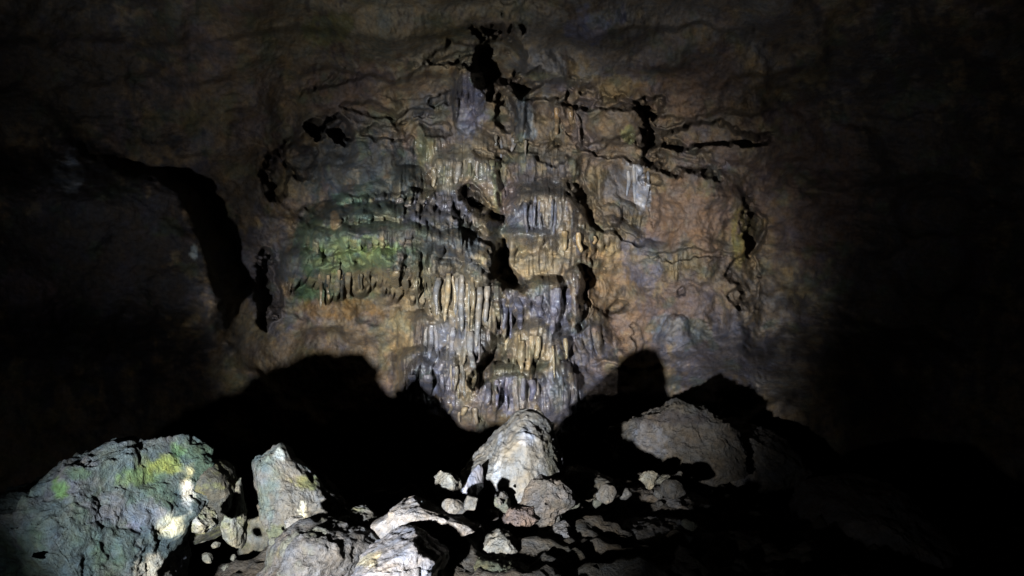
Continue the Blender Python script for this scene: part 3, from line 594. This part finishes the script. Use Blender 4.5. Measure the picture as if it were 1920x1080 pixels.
rock('small_rock', 'round grey knob left of the stalagmite at the end of the white spur', 'rock',
     [(813,925),(812,900),(825,888),(845,890),(860,905),(862,925),(840,938)], 2.47, .07, cf((.20,.19,.16), [((.26,.25,.2),.5)], .04, 79), M_rock, 81, 1., 5, nt=200, nphi=90)
rock('rock_spike', 'narrow grey spike in the dark just right of the stalagmite', 'rock',
     [(1036,842),(1044,834),(1052,850),(1054,885),(1048,900),(1036,895),(1033,865)], 2.66, .05, cf((.17,.175,.19), [((.1,.1,.06),.5)], .04, 83), M_rock, 85, 1.1, 4, nt=160, nphi=70)
rock('boulder', 'brownish rubble rock right below the foot of the stalagmite', 'boulder',
     [(975,905),(1010,895),(1045,905),(1075,925),(1082,945),(1070,962),(1030,985),(990,985),(968,960),(965,930)], 2.5, .12, cf((.13,.115,.10), [((.19,.16,.13),.6),((.06,.06,.05),.5)], .06, 87), M_rock, 89, 1.2, 7, nt=240, nphi=110)
rock('rock_slab', 'flat dark slab behind the rubble right of the stalagmite', 'rock',
     [(1040,900),(1075,885),(1120,888),(1150,905),(1140,925),(1090,935),(1050,925)], 2.75, .16, cf((.10,.092,.075), [((.15,.14,.12),.5)], .06, 91), M_rock, 93, 1.2, 7, nt=220, nphi=100)
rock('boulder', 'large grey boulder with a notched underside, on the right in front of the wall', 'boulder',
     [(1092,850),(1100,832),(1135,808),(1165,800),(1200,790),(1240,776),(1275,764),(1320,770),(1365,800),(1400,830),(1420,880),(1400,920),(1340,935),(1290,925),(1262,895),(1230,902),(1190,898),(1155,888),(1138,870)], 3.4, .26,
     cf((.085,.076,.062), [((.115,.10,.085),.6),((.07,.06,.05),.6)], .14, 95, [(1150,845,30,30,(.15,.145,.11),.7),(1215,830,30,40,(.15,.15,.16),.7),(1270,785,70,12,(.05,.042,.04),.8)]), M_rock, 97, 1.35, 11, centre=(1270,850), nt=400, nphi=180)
rock('boulder', 'dim boulder behind the large grey one, mostly in shadow', 'boulder',
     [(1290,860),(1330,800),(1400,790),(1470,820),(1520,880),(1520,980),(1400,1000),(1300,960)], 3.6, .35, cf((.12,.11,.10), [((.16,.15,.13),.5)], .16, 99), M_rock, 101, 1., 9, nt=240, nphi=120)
for i, (pl, Y, t, lb, b) in enumerate([
    ([(900,1040),(910,1015),(930,1003),(955,1008),(972,1030),(978,1050),(940,1056),(905,1052)], 2.25, .09, 'light angular rock between black hollows near the bottom centre', (.21,.20,.17)),
    ([(845,1045),(860,1030),(875,1025),(880,1042),(868,1052),(850,1056)], 2.2, .04, 'small pale stone just left of the light angular rock', (.24,.23,.2)),
    ([(1020,1010),(1035,990),(1060,985),(1075,1010),(1070,1040),(1030,1040)], 2.4, .08, 'grey upright stone right of the light angular rock', (.16,.15,.14)),
    ([(880,1080),(890,1058),(940,1062),(985,1075),(1030,1100),(960,1130),(880,1120)], 2.1, .12, 'greenish rock strip cut by the bottom edge near the centre', (.13,.13,.08)),
    ([(1080,985),(1110,955),(1170,930),(1250,925),(1330,945),(1350,975),(1300,990),(1180,1000)], 3.0, .3, 'wide low slab lying beneath the large grey boulder', (.14,.125,.11)),
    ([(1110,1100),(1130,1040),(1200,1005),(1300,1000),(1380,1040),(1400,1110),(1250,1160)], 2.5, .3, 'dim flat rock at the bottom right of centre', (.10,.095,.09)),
    ([(800,1055),(830,1060),(850,1090),(830,1120),(790,1110)], 2.05, .06, 'brown stone tucked right of the smooth pale boulder', (.2,.16,.12)),
    ([(938,965),(965,950),(1000,955),(1010,975),(985,992),(950,990)], 2.42, .06, 'reddish brown stone left of the rubble below the stalagmite', (.17,.13,.11)),
    ([(1195,905),(1210,890),(1225,885),(1232,900),(1222,915),(1200,915)], 2.95, .04, 'pale chip under the notched edge of the large grey boulder', (.3,.27,.2)),
    ([(1235,905),(1250,892),(1262,898),(1266,912),(1245,918)], 2.95, .04, 'second chip beneath the large boulder, further right in the notch', (.26,.24,.18)),
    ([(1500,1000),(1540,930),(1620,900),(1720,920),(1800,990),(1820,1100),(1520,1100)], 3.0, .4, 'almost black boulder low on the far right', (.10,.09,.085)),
    ]):
    nm = 'boulder' if t >= .25 else ('stone' if t < .1 else 'rock')
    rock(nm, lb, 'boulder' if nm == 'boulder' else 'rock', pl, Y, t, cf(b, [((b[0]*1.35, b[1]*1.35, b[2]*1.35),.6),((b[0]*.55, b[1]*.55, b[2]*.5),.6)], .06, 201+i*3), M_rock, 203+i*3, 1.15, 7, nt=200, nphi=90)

# ------------------------------------------------------------------ loose rubble lying between the big rocks
ZON = [(470,600,960,1070,2.25,'grey rubble stone against the foot of the upright slab'), (640,710,950,1010,2.35,'rubble stone in the dip right of the upright slab'), (760,900,1015,1075,2.3,'rubble stone under the thin layered ledge'),
       (960,1050,1030,1080,2.35,'rubble stone near the light angular rock'), (1050,1150,890,980,2.65,'rubble stone on the flat dark slab'), (1080,1320,950,1070,2.6,'dim rubble stone in front of the wide low slab'), (1130,1290,915,950,2.8,'rubble stone beneath the large grey boulder'), (850,960,925,975,2.42,'rubble stone in the shade below the stalagmite'),
       (365,460,1005,1070,2.4,'pale rubble stone in the black gap beside the algae boulder'), (700,900,945,1000,2.3,'rubble stone along the top of the thin layered ledge'), (980,1100,930,1010,2.5,'rubble stone in the bank below the stalagmite'), (560,700,900,960,2.55,'rubble stone along the crest right of the upright slab')]
for zi, (x0, x1, y0, y1, Y, lb) in enumerate(ZON):
    for k, (sz, wd_) in enumerate([('largest', 26), ('angular', 18), ('flat', 17), ('wedge shaped', 13), ('small', 10)]):
        cx, cy = random.uniform(x0, x1), random.uniform(y0, y1)
        if zi == 11: cy = float(np.interp(cx, [560, 600, 640, 700], [905, 942, 955, 965]))+4
        if zi == 8: cx = x0+(x1-x0)*(.1+.16*k)
        Yk = Y+random.uniform(-.08, .08); n = 8; ro = random.uniform(-.5, .5); asp = {'flat': .42, 'wedge shaped': .6}.get(sz, .8)
        if zi == 8: wd_ *= .75
        pl = []
        for a in range(n):
            r_ = wd_*random.uniform(.65, 1.2); ax, ay = r_*math.cos(a*2*math.pi/n), r_*asp*math.sin(a*2*math.pi/n)
            pl.append((cx+ax*math.cos(ro)-ay*math.sin(ro), cy+ax*math.sin(ro)+ay*math.cos(ro)))
        b = random.choice([(.17,.16,.14),(.11,.10,.085),(.20,.18,.15),(.13,.13,.10)])
        if zi == 8: b = (.17,.165,.13)
        rock('rubble_stone', sz+' '+lb, 'stone', pl, Yk, wd_/F*Y*.9, cf(b, [((b[0]*1.4, b[1]*1.4, b[2]*1.4),.5)], .03, 500+zi*7+k), M_rock, 600+zi*7+k, .55, 14, nt=72, nphi=36, group='loose rubble among the rocks')

# ------------------------------------------------------------------ floor: one sheet
fxs = np.concatenate([np.arange(-6, -2, .1), np.arange(-2, 3, .016), np.arange(3, 7, .1)]); fys = np.concatenate([np.arange(-2, 1, .12), np.arange(1, 3.6, .016), np.arange(3.6, 7, .04)])
XX, YY = np.meshgrid(fxs, fys); x, y = XX.ravel(), YY.ravel()
left = 1-ss(-.2, .9, x)
pxf = 960+x/np.maximum(y, .8)*F                       # where along the bank
bank = np.interp(x, [-2., -1.2, -.85, -.70, -.55, -.40, -.28, -.12, 0., .2, .45, .9, 1.6, 3.], [-.84, -.84, -.90, -.86, -.72, -.68, -.66, -.68, -.675, -.68, -.715, -.79, -.97, -1.1])
bank = bank-.10*ss(2.3, 1.6, y)
bank = np.where(x > .1, bank-.10*ss(2.7, 4.2, y), bank)
drop = ss(2.72+1.3*ss(.15, .7, x), 2.98+1.9*ss(.15, .7, x), y+.12*vn2(x*3, .3, 5))
z = bank*(1-drop)+(-1.6)*drop
jag = 1-.6*drop
z = z+jag*(.030*plates(x, y, .17, 311)+.014*plates(x, y, .075, 313, .8)+.008*plates(x, y, .03, 315, 1.2))+.05*fb2(x, y, .7, 4, 301)+.035*fb2(x, y, .22, 5, 303, .6, True)+.008*fb2(x, y, .05, 3, 305, .6, True)
nfx, nfy = len(fxs), len(fys)
ii = (np.arange(nfy-1)[:, None]*nfx+np.arange(nfx-1)[None]).ravel()
FV = np.stack([x, y, z], -1)
fc = cf((.085,.075,.062), [((.12,.105,.085),.6),((.07,.07,.06),.6)], .2, 307)(FV, x*0, x*0, 0)
tag(mesh_obj('cave_floor', FV, np.stack([ii, ii+1, ii+nfx+1, ii+nfx], -1), fc, M_floor), kind='structure')
